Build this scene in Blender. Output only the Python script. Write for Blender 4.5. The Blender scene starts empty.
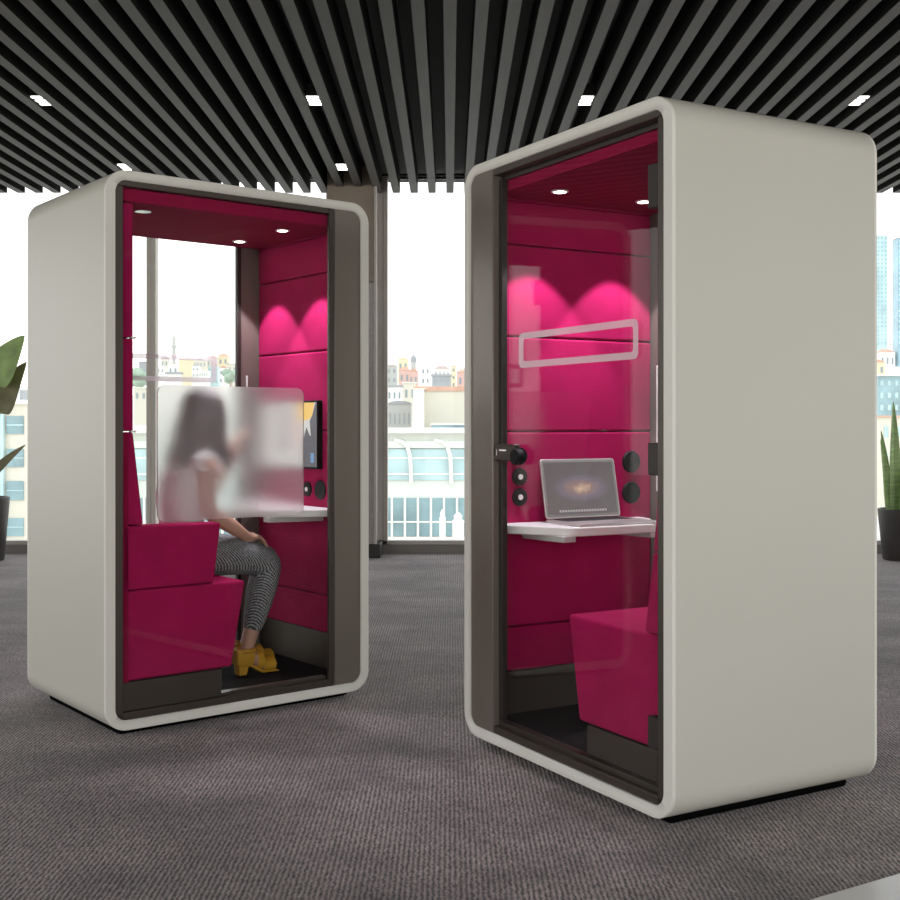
import bpy, bmesh, math, random
from mathutils import Vector, Matrix
random.seed(7)
S = bpy.context.scene
COL = S.collection
PI = math.pi

# ------------------------------------------------------------------ camera
F_PX, Y0, EYE = 1160.93, 425.36, 1.2495
cam_d = bpy.data.cameras.new('camera')
cam = bpy.data.objects.new('camera', cam_d); COL.objects.link(cam)
cam.location = (0, 0, EYE); cam.rotation_euler = (PI/2, 0, 0)
cam_d.sensor_width = 36; cam_d.lens = F_PX/900*36
cam_d.shift_y = (Y0-450)/900; cam_d.clip_end = 4000; cam_d.clip_start = 0.05
S.camera = cam

def at(px, py, Y):
    """a place in metres seen along a sight line at distance Y"""
    return Vector(((px-450)/F_PX*Y, Y, EYE-(py-Y0)/F_PX*Y))

# ------------------------------------------------------------------ materials
def mat(name, col, rough=.5, metal=0, spec=.5, var=0, vscale=8, bump=0, bscale=60, emit=None, estr=0, coat=0, stretch=None):
    m = bpy.data.materials.new(name); m.use_nodes = True
    n = m.node_tree.nodes; l = m.node_tree.links
    b = n['Principled BSDF']
    b.inputs['Base Color'].default_value = (*col, 1)
    b.inputs['Roughness'].default_value = rough
    b.inputs['Metallic'].default_value = metal
    b.inputs['Specular IOR Level'].default_value = spec
    b.inputs['Coat Weight'].default_value = coat
    if emit:
        b.inputs['Emission Color'].default_value = (*emit, 1); b.inputs['Emission Strength'].default_value = estr
    tc = n.new('ShaderNodeTexCoord')
    src = tc.outputs['Object']
    if stretch:
        mp = n.new('ShaderNodeMapping'); mp.inputs['Scale'].default_value = stretch
        l.new(src, mp.inputs[0]); src = mp.outputs[0]
    if var:
        t = n.new('ShaderNodeTexNoise'); t.inputs['Scale'].default_value = vscale; t.inputs['Detail'].default_value = 4
        l.new(src, t.inputs['Vector'])
        r = n.new('ShaderNodeMapRange'); r.inputs[1].default_value = .25; r.inputs[2].default_value = .75
        r.inputs[3].default_value = 1-var; r.inputs[4].default_value = 1+var
        l.new(t.outputs[0], r.inputs[0])
        mx = n.new('ShaderNodeVectorMath'); mx.operation = 'SCALE'; mx.inputs[0].default_value = col
        l.new(r.outputs[0], mx.inputs['Scale']); l.new(mx.outputs[0], b.inputs['Base Color'])
    if bump:
        t2 = n.new('ShaderNodeTexNoise'); t2.inputs['Scale'].default_value = bscale; t2.inputs['Detail'].default_value = 2
        l.new(src, t2.inputs['Vector'])
        bp = n.new('ShaderNodeBump'); bp.inputs['Strength'].default_value = bump; bp.inputs['Distance'].default_value = .004
        l.new(t2.outputs[0], bp.inputs['Height']); l.new(bp.outputs[0], b.inputs['Normal'])
    return m

def glass_mat(name, tint=(1, 1, 1), ior=1.4, haze=0):
    m = bpy.data.materials.new(name); m.use_nodes = True
    n = m.node_tree.nodes; l = m.node_tree.links; n.clear()
    o = n.new('ShaderNodeOutputMaterial'); mx = n.new('ShaderNodeMixShader')
    t = n.new('ShaderNodeBsdfTransparent'); t.inputs[0].default_value = (*tint, 1)
    g = n.new('ShaderNodeBsdfGlossy'); g.inputs['Roughness'].default_value = 0.0
    f = n.new('ShaderNodeFresnel')
    ge = n.new('ShaderNodeNewGeometry'); mr = n.new('ShaderNodeMapRange')
    mr.inputs[3].default_value = ior; mr.inputs[4].default_value = 1/ior      # same reflectance from either side of the pane
    l.new(ge.outputs['Backfacing'], mr.inputs[0]); l.new(mr.outputs[0], f.inputs[0])
    l.new(f.outputs[0], mx.inputs[0]); l.new(t.outputs[0], mx.inputs[1]); l.new(g.outputs[0], mx.inputs[2])
    l.new(mx.outputs[0], o.inputs[0])
    return m

def frost_mat(name, rough=.3, milk=.3, col=(.97, .97, .95)):
    m = bpy.data.materials.new(name); m.use_nodes = True
    n = m.node_tree.nodes; l = m.node_tree.links; n.clear()
    o = n.new('ShaderNodeOutputMaterial'); mx = n.new('ShaderNodeMixShader')
    r = n.new('ShaderNodeBsdfRefraction'); r.inputs['Roughness'].default_value = rough; r.inputs['IOR'].default_value = 1.35
    r.inputs['Color'].default_value = (1, 1, .99, 1)
    add = n.new('ShaderNodeMixShader'); add.inputs[0].default_value = .78
    d = n.new('ShaderNodeBsdfDiffuse'); d.inputs[0].default_value = (*col, 1)
    tr = n.new('ShaderNodeBsdfTranslucent'); tr.inputs[0].default_value = (*col, 1)
    l.new(d.outputs[0], add.inputs[1]); l.new(tr.outputs[0], add.inputs[2])
    mx.inputs[0].default_value = milk
    l.new(r.outputs[0], mx.inputs[1]); l.new(add.outputs[0], mx.inputs[2]); l.new(mx.outputs[0], o.inputs[0])
    return m

def film_mat(name, alpha=.5, col=(.85, .8, .82)):
    m = bpy.data.materials.new(name); m.use_nodes = True
    n = m.node_tree.nodes; l = m.node_tree.links; n.clear()
    o = n.new('ShaderNodeOutputMaterial'); mx = n.new('ShaderNodeMixShader'); mx.inputs[0].default_value = alpha
    t = n.new('ShaderNodeBsdfTransparent'); d = n.new('ShaderNodeBsdfDiffuse'); d.inputs[0].default_value = (*col, 1)
    l.new(t.outputs[0], mx.inputs[1]); l.new(d.outputs[0], mx.inputs[2]); l.new(mx.outputs[0], o.inputs[0])
    return m

def carpet_mat():
    m = bpy.data.materials.new('ribbed_carpet'); m.use_nodes = True
    n = m.node_tree.nodes; l = m.node_tree.links; b = n['Principled BSDF']
    tc = n.new('ShaderNodeTexCoord'); O = tc.outputs['Object']
    def noise(scale, detail=3, mapscale=None, rough=.5):
        t = n.new('ShaderNodeTexNoise'); t.inputs['Scale'].default_value = scale; t.inputs['Detail'].default_value = detail
        t.inputs['Roughness'].default_value = rough
        if mapscale:
            mp = n.new('ShaderNodeMapping'); mp.inputs['Scale'].default_value = mapscale; l.new(O, mp.inputs[0]); l.new(mp.outputs[0], t.inputs['Vector'])
        else: l.new(O, t.inputs['Vector'])
        return t.outputs[0]
    def math_(op, a, c):
        q = n.new('ShaderNodeMath'); q.operation = op
        for i, v in enumerate((a, c)):
            if isinstance(v, (int, float)): q.inputs[i].default_value = v
            else: l.new(v, q.inputs[i])
        return q.outputs[0]
    w = n.new('ShaderNodeTexWave'); w.wave_type = 'BANDS'; w.bands_direction = 'X'; w.inputs['Scale'].default_value = 21
    w.inputs['Distortion'].default_value = 3.2; w.inputs['Detail'].default_value = 2; w.inputs['Detail Scale'].default_value = 2.2
    l.new(O, w.inputs['Vector'])
    rib = w.outputs['Fac']
    tuft = noise(1, 2, (95, 30, 60), .6)             # short strands along the ribs
    cross = noise(1, 3, (40, 75, 60), .6)
    patch = noise(1.9, 5, None, .68)                  # broad worn patches
    band = noise(1, 3, (.8, 4.0, 1), .6)              # streaks across the room
    h = math_('ADD', math_('MULTIPLY', rib, .24), math_('ADD', math_('MULTIPLY', tuft, .46), math_('MULTIPLY', cross, .30)))
    def span(v, a0, a1, b0, b1):
        q = n.new('ShaderNodeMapRange'); l.new(v, q.inputs[0])
        for i_, x_ in enumerate((a0, a1, b0, b1)): q.inputs[i_+1].default_value = x_
        return q.outputs[0]
    big = math_('MULTIPLY', span(patch, .34, .66, .62, 1.38), span(band, .32, .68, .84, 1.16))
    fine = span(h, .33, .69, .12, 2.05)
    mul = n.new('ShaderNodeVectorMath'); mul.operation = 'SCALE'; mul.inputs[0].default_value = (.190, .150, .141)
    l.new(math_('MULTIPLY', big, fine), mul.inputs['Scale']); l.new(mul.outputs[0], b.inputs['Base Color'])
    b.inputs['Roughness'].default_value = .9; b.inputs['Specular IOR Level'].default_value = .25
    b.inputs['Sheen Weight'].default_value = .2; b.inputs['Sheen Roughness'].default_value = .5
    bp = n.new('ShaderNodeBump'); bp.inputs['Strength'].default_value = .8; bp.inputs['Distance'].default_value = .012
    l.new(h, bp.inputs['Height']); l.new(bp.outputs[0], b.inputs['Normal'])
    return m

def trouser_mat():
    m = bpy.data.materials.new('patterned_trousers'); m.use_nodes = True
    n = m.node_tree.nodes; l = m.node_tree.links; b = n['Principled BSDF']
    tc = n.new('ShaderNodeTexCoord')
    w = n.new('ShaderNodeTexWave'); w.wave_type = 'BANDS'; w.bands_direction = 'DIAGONAL'; w.inputs['Scale'].default_value = 40; w.inputs['Distortion'].default_value = 3.0
    w.inputs['Detail Scale'].default_value = 4
    l.new(tc.outputs['Object'], w.inputs[0])
    r = n.new('ShaderNodeValToRGB'); r.color_ramp.elements[0].color = (.055, .065, .075, 1); r.color_ramp.elements[1].color = (.36, .38, .38, 1)
    r.color_ramp.elements[0].position = .35; r.color_ramp.elements[1].position = .75
    l.new(w.outputs['Fac'], r.inputs[0]); l.new(r.outputs[0], b.inputs['Base Color']); b.inputs['Roughness'].default_value = .85
    return m

def galaxy_mat():
    m = bpy.data.materials.new('laptop_screen_picture'); m.use_nodes = True
    n = m.node_tree.nodes; l = m.node_tree.links; b = n['Principled BSDF']
    tc = n.new('ShaderNodeTexCoord')
    mp = n.new('ShaderNodeMapping'); mp.vector_type = 'POINT'
    mp.inputs['Location'].default_value = (-.004, 0, .01); mp.inputs['Rotation'].default_value = (0, -.32, 0); mp.inputs['Scale'].default_value = (6.8, 0, 17)
    l.new(tc.outputs['Object'], mp.inputs[0])
    g = n.new('ShaderNodeTexGradient'); g.gradient_type = 'SPHERICAL'; l.new(mp.outputs[0], g.inputs[0])
    nz = n.new('ShaderNodeTexNoise'); nz.inputs['Scale'].default_value = 38; l.new(tc.outputs['Object'], nz.inputs['Vector'])
    mu = n.new('ShaderNodeMath'); mu.operation = 'MULTIPLY'; l.new(g.outputs['Fac'], mu.inputs[0]); 
    ad = n.new('ShaderNodeMath'); ad.operation = 'ADD'; ad.inputs[1].default_value = .45; l.new(nz.outputs[0], ad.inputs[0]); l.new(ad.outputs[0], mu.inputs[1])
    r = n.new('ShaderNodeValToRGB')
    r.color_ramp.elements[0].color = (.115, .098, .098, 1); r.color_ramp.elements[0].position = 0
    r.color_ramp.elements[1].color = (.62, .42, .30, 1); r.color_ramp.elements[1].position = 1
    e = r.color_ramp.elements.new(.3); e.color = (.16, .135, .17, 1)
    e = r.color_ramp.elements.new(.6); e.color = (.26, .17, .155, 1)
    l.new(mu.outputs[0], r.inputs[0])
    b.inputs['Base Color'].default_value = (.01, .01, .01, 1); b.inputs['Roughness'].default_value = .2
    l.new(r.outputs[0], b.inputs['Emission Color']); b.inputs['Emission Strength'].default_value = 1.0
    return m

M = {}
M['shell'] = mat('grey_white_shell_paint', (.565, .548, .478), .42, spec=.35, var=.015, vscale=2)
M['plinth'] = mat('shadow_black_plinth', (.003, .003, .003), 1, spec=.02)
M['edge'] = mat('off_white_edge_trim', (.74, .722, .65), .45, spec=.35)
M['bronze'] = mat('dark_bronze_metal', (.075, .062, .05), .38, metal=.55, spec=.4, var=.06, vscale=3)
M['bronze_dark'] = mat('black_bronze_recess', (.028, .022, .018), .5, metal=.2)
M['strip'] = mat('taupe_lacquered_panel', (.175, .150, .124), .33, metal=.25, spec=.5, var=.04, vscale=2)
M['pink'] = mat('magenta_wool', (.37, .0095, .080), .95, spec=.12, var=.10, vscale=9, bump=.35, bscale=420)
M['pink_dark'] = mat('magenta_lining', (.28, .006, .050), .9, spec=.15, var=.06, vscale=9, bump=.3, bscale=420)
M['white'] = mat('white_laminate', (.84, .83, .79), .35, var=.01)
M['bracket'] = mat('grey_desk_bracket', (.52, .51, .49), .4)
M['mat_floor'] = mat('black_floor_mat', (.009, .008, .0075), .95, spec=.1, var=.3, vscale=60, bump=.5, bscale=200)
M['plastic'] = mat('black_plastic', (.007, .007, .007), .6, spec=.2)
M['chrome'] = mat('polished_metal', (.75, .74, .72), .2, metal=1)
M['lamp'] = mat('lamp_lens', (.9, .85, .8), .4, emit=(1, .9, .82), estr=14)
M['lamp_ceiling'] = mat('ceiling_lamp_lens', (.9, .9, .88), .4, emit=(1, .97, .92), estr=7)
M['glass'] = glass_mat('clear_glass', (.99, .992, .99), 1.21)
M['glass_win'] = glass_mat('facade_glass', (.99, .995, .995), 1.25)
M['frost'] = frost_mat('frosted_film', .31, .17)
M['film'] = film_mat('pale_manifestation_film', .42, (.9, .84, .86))
M['alu'] = mat('laptop_aluminium', (.62, .60, .57), .35, metal=.7)
M['keys'] = mat('laptop_keys', (.018, .018, .019), .5)
M['galaxy'] = galaxy_mat()
M['carpet'] = carpet_mat()
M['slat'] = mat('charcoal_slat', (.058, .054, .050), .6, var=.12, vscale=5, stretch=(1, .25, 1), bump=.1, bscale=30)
M['slat_side'] = mat('slat_side_shade_black', (.012, .0115, .011), .9, spec=.1)  # shade between the slats painted into the side colour
M['ceiling'] = mat('black_ceiling', (.010, .010, .010), .8)
M['frame'] = mat('window_frame_greige', (.46, .42, .38), .45, metal=.2)
M['wallbase'] = mat('window_base_greige', (.20, .18, .165), .6, var=.05)
M['column'] = mat('taupe_column_cladding', (.30, .275, .245), .28, spec=.6, var=.10, vscale=26, bump=.1)
M['column_top'] = mat('brown_column_cladding', (.235, .19, .145), .3, spec=.5, var=.08, vscale=6)
M['skirt'] = mat('black_skirting', (.02, .018, .016), .5)
M['stone'] = mat('pale_polished_stone', (.72, .69, .66), .25, var=.04, vscale=6)
M['wall'] = mat('warm_plaster', (.62, .58, .53), .8, var=.03)
M['pot'] = mat('charcoal_planter', (.035, .030, .028), .5, var=.15, vscale=12)
M['soil'] = mat('dark_soil', (.03, .02, .013), .95, bump=.8, bscale=50)
M['leaf'] = mat('broad_green_leaf', (.22, .33, .09), .45, var=.3, vscale=7)
M['leaf_brown'] = mat('browned_leaf', (.17, .15, .07), .6, var=.3, vscale=9)
M['stem'] = mat('pale_leaf_stem', (.22, .24, .10), .5)
M['sword'] = mat('striped_sword_leaf', (.24, .36, .12), .45, var=.35, vscale=9, stretch=(1, 1, 5))
M['skin'] = mat('skin', (.58, .34, .24), .55, var=.03)
M['hair'] = mat('dark_hair', (.018, .013, .011), .45, var=.3, vscale=40, bump=.4, bscale=90, stretch=(3, 3, .4))
M['top'] = mat('white_cotton_top', (.86, .86, .85), .85, var=.03, bump=.2)
M['trousers'] = trouser_mat()
M['yellow'] = mat('yellow_leather', (.62, .33, .02), .5, var=.1, vscale=14)
M['eye'] = mat('dark_eye', (.03, .02, .015), .15)
M['lip'] = mat('lips', (.40, .12, .10), .5)
# city colours, lifted toward white to paint in the haze
M['c_office'] = mat('pale_office_panel', (0.636, 0.668, 0.614), .7, var=.03, vscale=.2)
M['c_white'] = mat('city_white_render', (0.782, 0.768, 0.713), .8, var=.04, vscale=.15)
M['c_glass'] = mat('teal_office_glazing', (0.228, 0.351, 0.374), .25, var=.35, vscale=.22)
M['c_glass_pale'] = mat('pale_teal_glazing', (0.405, 0.558, 0.566), .25, var=.25, vscale=.25)
M['c_cream'] = mat('city_cream_render', (0.605, 0.574, 0.481), .8, var=.04, vscale=.15)
M['c_yellow'] = mat('city_yellow_render', (0.668, 0.590, 0.405), .8, var=.04, vscale=.15)
M['c_pink'] = mat('city_rose_render', (0.605, 0.405, 0.351), .8, var=.05, vscale=.15)
M['c_tile'] = mat('city_orange_tile', (0.558, 0.335, 0.244), .85, var=.12, vscale=.6)
M['c_slate'] = mat('city_grey_slate', (0.320, 0.335, 0.344), .8, var=.1, vscale=.4)
M['c_brown'] = mat('city_brown_roof', (0.435, 0.335, 0.297), .85, var=.1, vscale=.4)
M['c_win'] = mat('city_dark_window', (0.250, 0.289, 0.305), .4)
M['c_grey'] = mat('city_grey_render', (0.435, 0.435, 0.412), .8, var=.06, vscale=.2)
M['c_blue'] = mat('tower_blue_glazing', (0.250, 0.405, 0.481), .25, var=.3, vscale=.12)
M['c_ground'] = mat('hazy_city_ground', (0.605, 0.574, 0.513), .9, var=.2, vscale=.03)
M['c_tree'] = mat('hazy_tree', (0.297, 0.390, 0.297), .9, var=.3, vscale=.4)

# ------------------------------------------------------------------ mesh helpers
class MB:
    def __init__(s): s.bm = bmesh.new()
    def box(s, x0, x1, y0, y1, z0, z1):
        v = [s.bm.verts.new((x, y, z)) for x in (x0, x1) for y in (y0, y1) for z in (z0, z1)]
        for f in ((0, 1, 3, 2), (4, 6, 7, 5), (0, 4, 5, 1), (2, 3, 7, 6), (0, 2, 6, 4), (1, 5, 7, 3)): s.bm.faces.new([v[i] for i in f])
        return s
    def prism(s, pts, a0, a1, axis='y'):
        """polygon extruded along an axis; pts are the two other coordinates in order"""
        def P(p, a): return {'y': (p[0], a, p[1]), 'z': (p[0], p[1], a), 'x': (a, p[0], p[1])}[axis]
        A = [s.bm.verts.new(P(p, a0)) for p in pts]; B = [s.bm.verts.new(P(p, a1)) for p in pts]
        n = len(pts)
        s.bm.faces.new(A); s.bm.faces.new(B[::-1])
        for i in range(n): s.bm.faces.new((A[i], B[i], B[(i+1) % n], A[(i+1) % n]))
        return s
    def ring(s, outer, inner, a0, a1):
        """frame between two outlines (x,z), extruded along y"""
        n = len(outer)
        vs = [[s.bm.verts.new((p[0], a, p[1])) for p in o] for o in (outer, inner) for a in (a0, a1)]
        oa, ob, ia, ib = vs
        for i in range(n):
            j = (i+1) % n
            s.bm.faces.new((oa[i], oa[j], ob[j], ob[i])); s.bm.faces.new((ia[j], ia[i], ib[i], ib[j]))
            s.bm.faces.new((oa[j], oa[i], ia[i], ia[j])); s.bm.faces.new((ob[i], ob[j], ib[j], ib[i]))
        return s
    def lathe(s, prof, c=(0, 0, 0), n=24, axis='z'):
        rings = []
        for r, h in prof:
            rg = []
            for k in range(n):
                a = 2*PI*k/n
                p = {'z': (r*math.cos(a), r*math.sin(a), h), 'x': (h, r*math.cos(a), r*math.sin(a)), 'y': (r*math.cos(a), h, r*math.sin(a))}[axis]
                rg.append(s.bm.verts.new((c[0]+p[0], c[1]+p[1], c[2]+p[2])))
            rings.append(rg)
        for a, b in zip(rings, rings[1:]):
            for k in range(n): s.bm.faces.new((a[k], a[(k+1) % n], b[(k+1) % n], b[k]))
        s.bm.faces.new(rings[0][::-1]); s.bm.faces.new(rings[-1])
        return s
    def tube(s, pts, rad, n=10):
        pts = [Vector(p) for p in pts]
        if not isinstance(rad, (list, tuple)): rad = [rad]*len(pts)
        rings = []
        for i, p in enumerate(pts):
            t = (pts[min(i+1, len(pts)-1)]-pts[max(i-1, 0)]).normalized()
            a = t.orthogonal().normalized() if i == 0 else (ref - t*ref.dot(t)).normalized()
            ref = a; b = t.cross(a)
            rings.append([s.bm.verts.new(p+(a*math.cos(2*PI*k/n)+b*math.sin(2*PI*k/n))*rad[i]) for k in range(n)])
        for a, b in zip(rings, rings[1:]):
            for k in range(n): s.bm.faces.new((a[k], a[(k+1) % n], b[(k+1) % n], b[k]))
        s.bm.faces.new(rings[0][::-1]); s.bm.faces.new(rings[-1])
        return s
    def ell(s, c, r, n=20, m=12, rot=None):
        before = len(s.bm.verts)
        mt = Matrix.Translation(c) @ (rot.to_4x4() if rot else Matrix()) @ Matrix.Diagonal((*r, 1))
        bmesh.ops.create_uvsphere(s.bm, u_segments=n, v_segments=m, radius=1, matrix=mt)
        return s
    def build(s, name, m, parent=None, bevel=0, seg=2, smooth=True, angle=40):
        bmesh.ops.recalc_face_normals(s.bm, faces=s.bm.faces)
        me = bpy.data.meshes.new(name); s.bm.to_mesh(me); s.bm.free()
        o = bpy.data.objects.new(name, me); COL.objects.link(o)
        me.materials.append(M[m] if isinstance(m, str) else m)
        if parent: o.parent = parent
        if bevel:
            b = o.modifiers.new('bevel', 'BEVEL'); b.width = bevel; b.segments = seg; b.limit_method = 'ANGLE'; b.angle_limit = math.radians(angle)
            b.harden_normals = False
        if smooth:
            for p in me.polygons: p.use_smooth = True
            try: me.set_sharp_from_angle(angle=math.radians(38))
            except Exception: pass
        return o

def tag(o, label=None, cat=None, group=None, kind=None):
    if label: o['label'] = label
    if cat: o['category'] = cat
    if group: o['group'] = group
    if kind: o['kind'] = kind
    return o
def empty(name, loc=(0, 0, 0), rz=0):
    o = bpy.data.objects.new(name, None); COL.objects.link(o); o.location = loc; o.rotation_euler = (0, 0, rz); o.empty_display_size = .2
    return o
def rrect(x0, x1, z0, z1, r, n=10):
    p = []
    for cx, cz, a0 in ((x1-r, z1-r, 0), (x0+r, z1-r, 90), (x0+r, z0+r, 180), (x1-r, z0+r, 270)):
        for k in range(n+1):
            a = math.radians(a0+90*k/n); p.append((cx+r*math.cos(a), cz+r*math.sin(a)))
    return p

# ------------------------------------------------------------------ the booths
W, H, D, R, FOOT = 1.2627, 2.24, .9015, .0933, .03
LX, LY, LA = -.8678, 4.9769, .6763
RX, RY, RA = .366, 4.0784, -1.058
ZI0, ZI1 = FOOT+.040, FOOT+H-.040          # inside of the shell
def Y(d): return d-D/2                      # depth from the door face to booth coordinates

def make_booth(name, loc, rz, label, variant):
    t = tag(empty(name, loc, rz), label, 'booth')
    MB().ring(rrect(-W/2, W/2, FOOT, FOOT+H, R, 14), rrect(-W/2+.041, W/2-.041, ZI0, ZI1, R-.042, 14), -D/2+.013, D/2-.013).build('shell', 'shell', t)
    for y0, y1 in ((-D/2, -D/2+.013), (D/2-.013, D/2)):
        et = MB().ring(rrect(-W/2, W/2, FOOT, FOOT+H, R, 14), rrect(-W/2+.041, W/2-.041, ZI0, ZI1, R-.042, 14), y0, y1).build('edge_trim', 'edge', t, smooth=False)
        wn = et.modifiers.new('bevel', 'BEVEL'); wn.width = .0095; wn.segments = 3; wn.limit_method = 'WEIGHT'
        bw = et.data.attributes.new('bevel_weight_edge', 'FLOAT', 'EDGE')
        yo = y0 if y0 < -D/4 else y1
        for e in et.data.edges:
            p, q = (et.data.vertices[k].co for k in e.vertices)
            if abs(p.y-yo) < 1e-5 and abs(q.y-yo) < 1e-5 and max(abs(p.x), abs(q.x)) <= W/2+1e-4:
                def on(v): return v.z > FOOT+H-1e-4 or v.z < FOOT+1e-4 or abs(v.x) > W/2-1e-4
                mid = (p+q)/2
                # keep only edges of the outer outline
                if abs((p-q).length) > 0 and (on(p) and on(q) or (abs(mid.x) > W/2-R and (mid.z < FOOT+R or mid.z > FOOT+H-R) and ((abs(mid.x)-(W/2-R))**2+(min(abs(mid.z-FOOT-R), abs(mid.z-FOOT-H+R)))**2)**.5 > R-.02)):
                    bw.data[e.index].value = 1
        for p_ in et.data.polygons: p_.use_smooth = True
        try: et.data.set_sharp_from_angle(angle=math.radians(30))
        except Exception: pass
    # recessed plinth, its near-black colour carries the contact shadow under the booth
    MB().box(-W/2+.075, W/2-.075, -D/2+.055, D/2-.055, 0, FOOT+.005).build('plinth', 'plinth', t, .02, smooth=False)
    # ---- door face (d = 0)
    MB().box(-.592, -.427, Y(.008), Y(.052), ZI0-.01, ZI1+.01).build('side_panel', 'strip', t, .004)
    fr = MB()
    fr.box(-.427, .592, Y(.010), Y(.050), 2.207, ZI1+.005)           # head
    MB().box(-.427, .592, Y(.052), Y(.063), 2.190, 2.207).build('head_seal', 'bronze_dark', t)
    fr.box(.549, .592, Y(.010), Y(.055), ZI0, 2.207)                 # hinge side
    fr.box(-.427, .592, Y(.010), Y(.034), ZI0-.005, .098)            # sill, two steps
    fr.box(-.427, .592, Y(.034), Y(.072), ZI0-.005, .115)
    f = fr.build('door_frame', 'bronze', t, .003)
    MB().box(-.427, -.405, Y(.036), Y(.062), .115, 2.192).build('jamb', 'bronze_dark', t, .002)
    door = MB().box(-.405, .549, Y(.046), Y(.054), .116, 2.190).build('door', 'glass', t, smooth=False)
    MB().ring(rrect(-.298, .410, 1.464, 1.595, .022, 6), rrect(-.268, .386, 1.488, 1.571, .012, 6), Y(.0445), Y(.0458)).build('manifestation_frame', 'film', door)
    for z0, z1 in ((1.935, 2.075), (1.092, 1.194), (.229, .331)):
        MB().box(.476, .553, Y(.030), Y(.062), z0, z1).build('hinge', 'bronze_dark', door, .004)
    lk = MB().box(-.425, -.285, Y(.012), Y(.044), 1.114, 1.178).build('lock', 'bronze', door, .006)
    kb = MB().lathe([(.0, -.004), (.026, -.004), (.030, .0), (.030, .026), (.024, .03), (.0, .03)][1:5], (-.278, Y(.012), 1.132), 20, 'y').build('lock_knob', 'plastic', lk)
    MB().box(-.405, -.401, Y(.0108), Y(.0125), 1.135, 1.158).box(-.385, -.335, Y(.0108), Y(.0125), 1.152, 1.158).build('lock_mark', 'chrome', lk)
    # ---- window face (d = D)
    MB().box(-.592, -.449, Y(D-.034), Y(D-.010), ZI0-.01, ZI1+.01).build('side_panel', 'strip', t, .004)
    MB().box(-.447, -.419, Y(D-.026), Y(D-.008), ZI0-.01, ZI1+.005).box(-.419, .592, Y(D-.034), Y(D-.010), 2.207, ZI1+.005)\
        .box(.553, .592, Y(D-.030), Y(D-.010), ZI0, 2.207).box(-.419, .592, Y(D-.034), Y(D-.010), ZI0-.005, .100).box(-.419, .592, Y(D-.070), Y(D-.034), ZI0-.005, .114)\
        .build('window_frame', 'bronze', t, .003)
    pane = MB().box(-.419, .556, Y(D-.022), Y(D-.016), .116, 2.206).build('window_pane', 'glass', t, smooth=False)
    MB().prism(rrect(-.295, .400, .853, 1.415, .035, 6), Y(D-.0315), Y(D-.0235)).build('frosted_panel', 'frost', pane, smooth=False)
    # ---- inside
    a, b, aw = Y(.064), Y(D-.036), Y(.0535)
    MB().box(-.592, -.552, aw+.002, b-.002, ZI0, 2.19).build('wall_backing', 'bronze_dark', t)
    for z0, z1 in ((.272, .445), (.449, 1.222), (1.226, 1.601), (1.605, 1.968), (1.972, 2.146)):
        MB().box(-.556, -.530, aw, b, z0, z1).build('wall_cushion', 'pink', t, .008, 3)
    MB().box(-.556, -.538, aw, b, ZI0, .268).build('kick_panel', 'bronze', t, .003)
    for z0, z1 in ((1.226, 1.601), (1.605, 2.146)):
        MB().box(.500, .592, a, b, z0, z1).build('seat_wall_cushion', 'pink', t, .006, 3)
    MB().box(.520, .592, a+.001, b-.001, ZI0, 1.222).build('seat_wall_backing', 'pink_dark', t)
    for z in (1.2245, 1.6035):  # added bright slivers standing in for light leaking through the cushion joints
        MB().box(.490, .512, b-.012, b+.006, z-.004, z+.004).build('joint_glint', 'chrome', t)
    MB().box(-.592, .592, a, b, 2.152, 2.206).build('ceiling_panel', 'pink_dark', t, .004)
    MB().box(-.534, -.526, aw, b, 2.146, 2.153).build('ceiling_trim', 'pink', t)
    MB().box(-.592, .592, a-.002, b+.002, ZI0-.01, .100).build('floor_mat', 'mat_floor', t)
    for y, u in ((Y(.056), -.465), (Y(D-.040), -.487)):
        MB().box(u, u+.006, y-.004, y+.004, .97, 1.503).build('pull_bar', 'white', t, .001)
    for dd in (.245, .655):
        dl = MB().lathe([(.022, 2.148), (.034, 2.148), (.034, 2.153)], (-.318, Y(dd), 0), 24).build('downlight', 'white', t)
        MB().lathe([(.001, 2.1475), (.024, 2.1475), (.024, 2.149)], (-.318, Y(dd), 0), 20).build('lens', 'lamp', dl)
        ld = bpy.data.lights.new('downlight_beam', 'SPOT'); ld.energy = LAMP_W; ld.spot_size = math.radians(74); ld.spot_blend = .22; ld.shadow_soft_size = .008; ld.color = (1, .95, 1.10)
        lo = bpy.data.objects.new('downlight_beam', ld); COL.objects.link(lo); lo.parent = dl; lo.location = (-.318, Y(dd), 2.144)
    sp = MB().lathe([(.020, 2.149), (.034, 2.149), (.034, 2.153)], (.385, Y(D-.20), 0), 20).build('ceiling_sensor', 'chrome', t)
    # bench
    MB().prism([(-.012, .580), (.052, .216), (.545, .216), (.545, .580)], a+.004, b-.004).build('seat', 'pink', t, .012, 3)
    MB().box(.105, .556, a+.001, Y(D-.0345), ZI0, .214).build('seat_base', 'bronze', t, .003)
    MB().prism([(.411, .583), (.452, .842), (.547, .842), (.547, .583)], a+.006, b-.006).build('backrest', 'pink', t, .008, 3)
    MB().prism([(.453, .846), (.497, 1.222), (.547, 1.222), (.547, .846)], a+.006, b-.006).build('backrest', 'pink', t, .008, 3)
    MB().prism([(.138, .583), (.106, .836), (.546, .842), (.546, .583)], b-.098, b-.001).build('armrest', 'pink', t, .010, 3)
    # desk
    q = [(-.530, .085), (-.490, .085), (-.440, .100), (-.270, .215), (-.235, .245), (-.222, .285), (-.218, .45), (-.222, .617), (-.235, .657), (-.270, .687), (-.440, .785), (-.490, .798), (-.530, .798)]
    dk = MB().prism([(u, Y(d)) for u, d in q], .827, .862, 'z').build('desk', 'white', t, .005)
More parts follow.
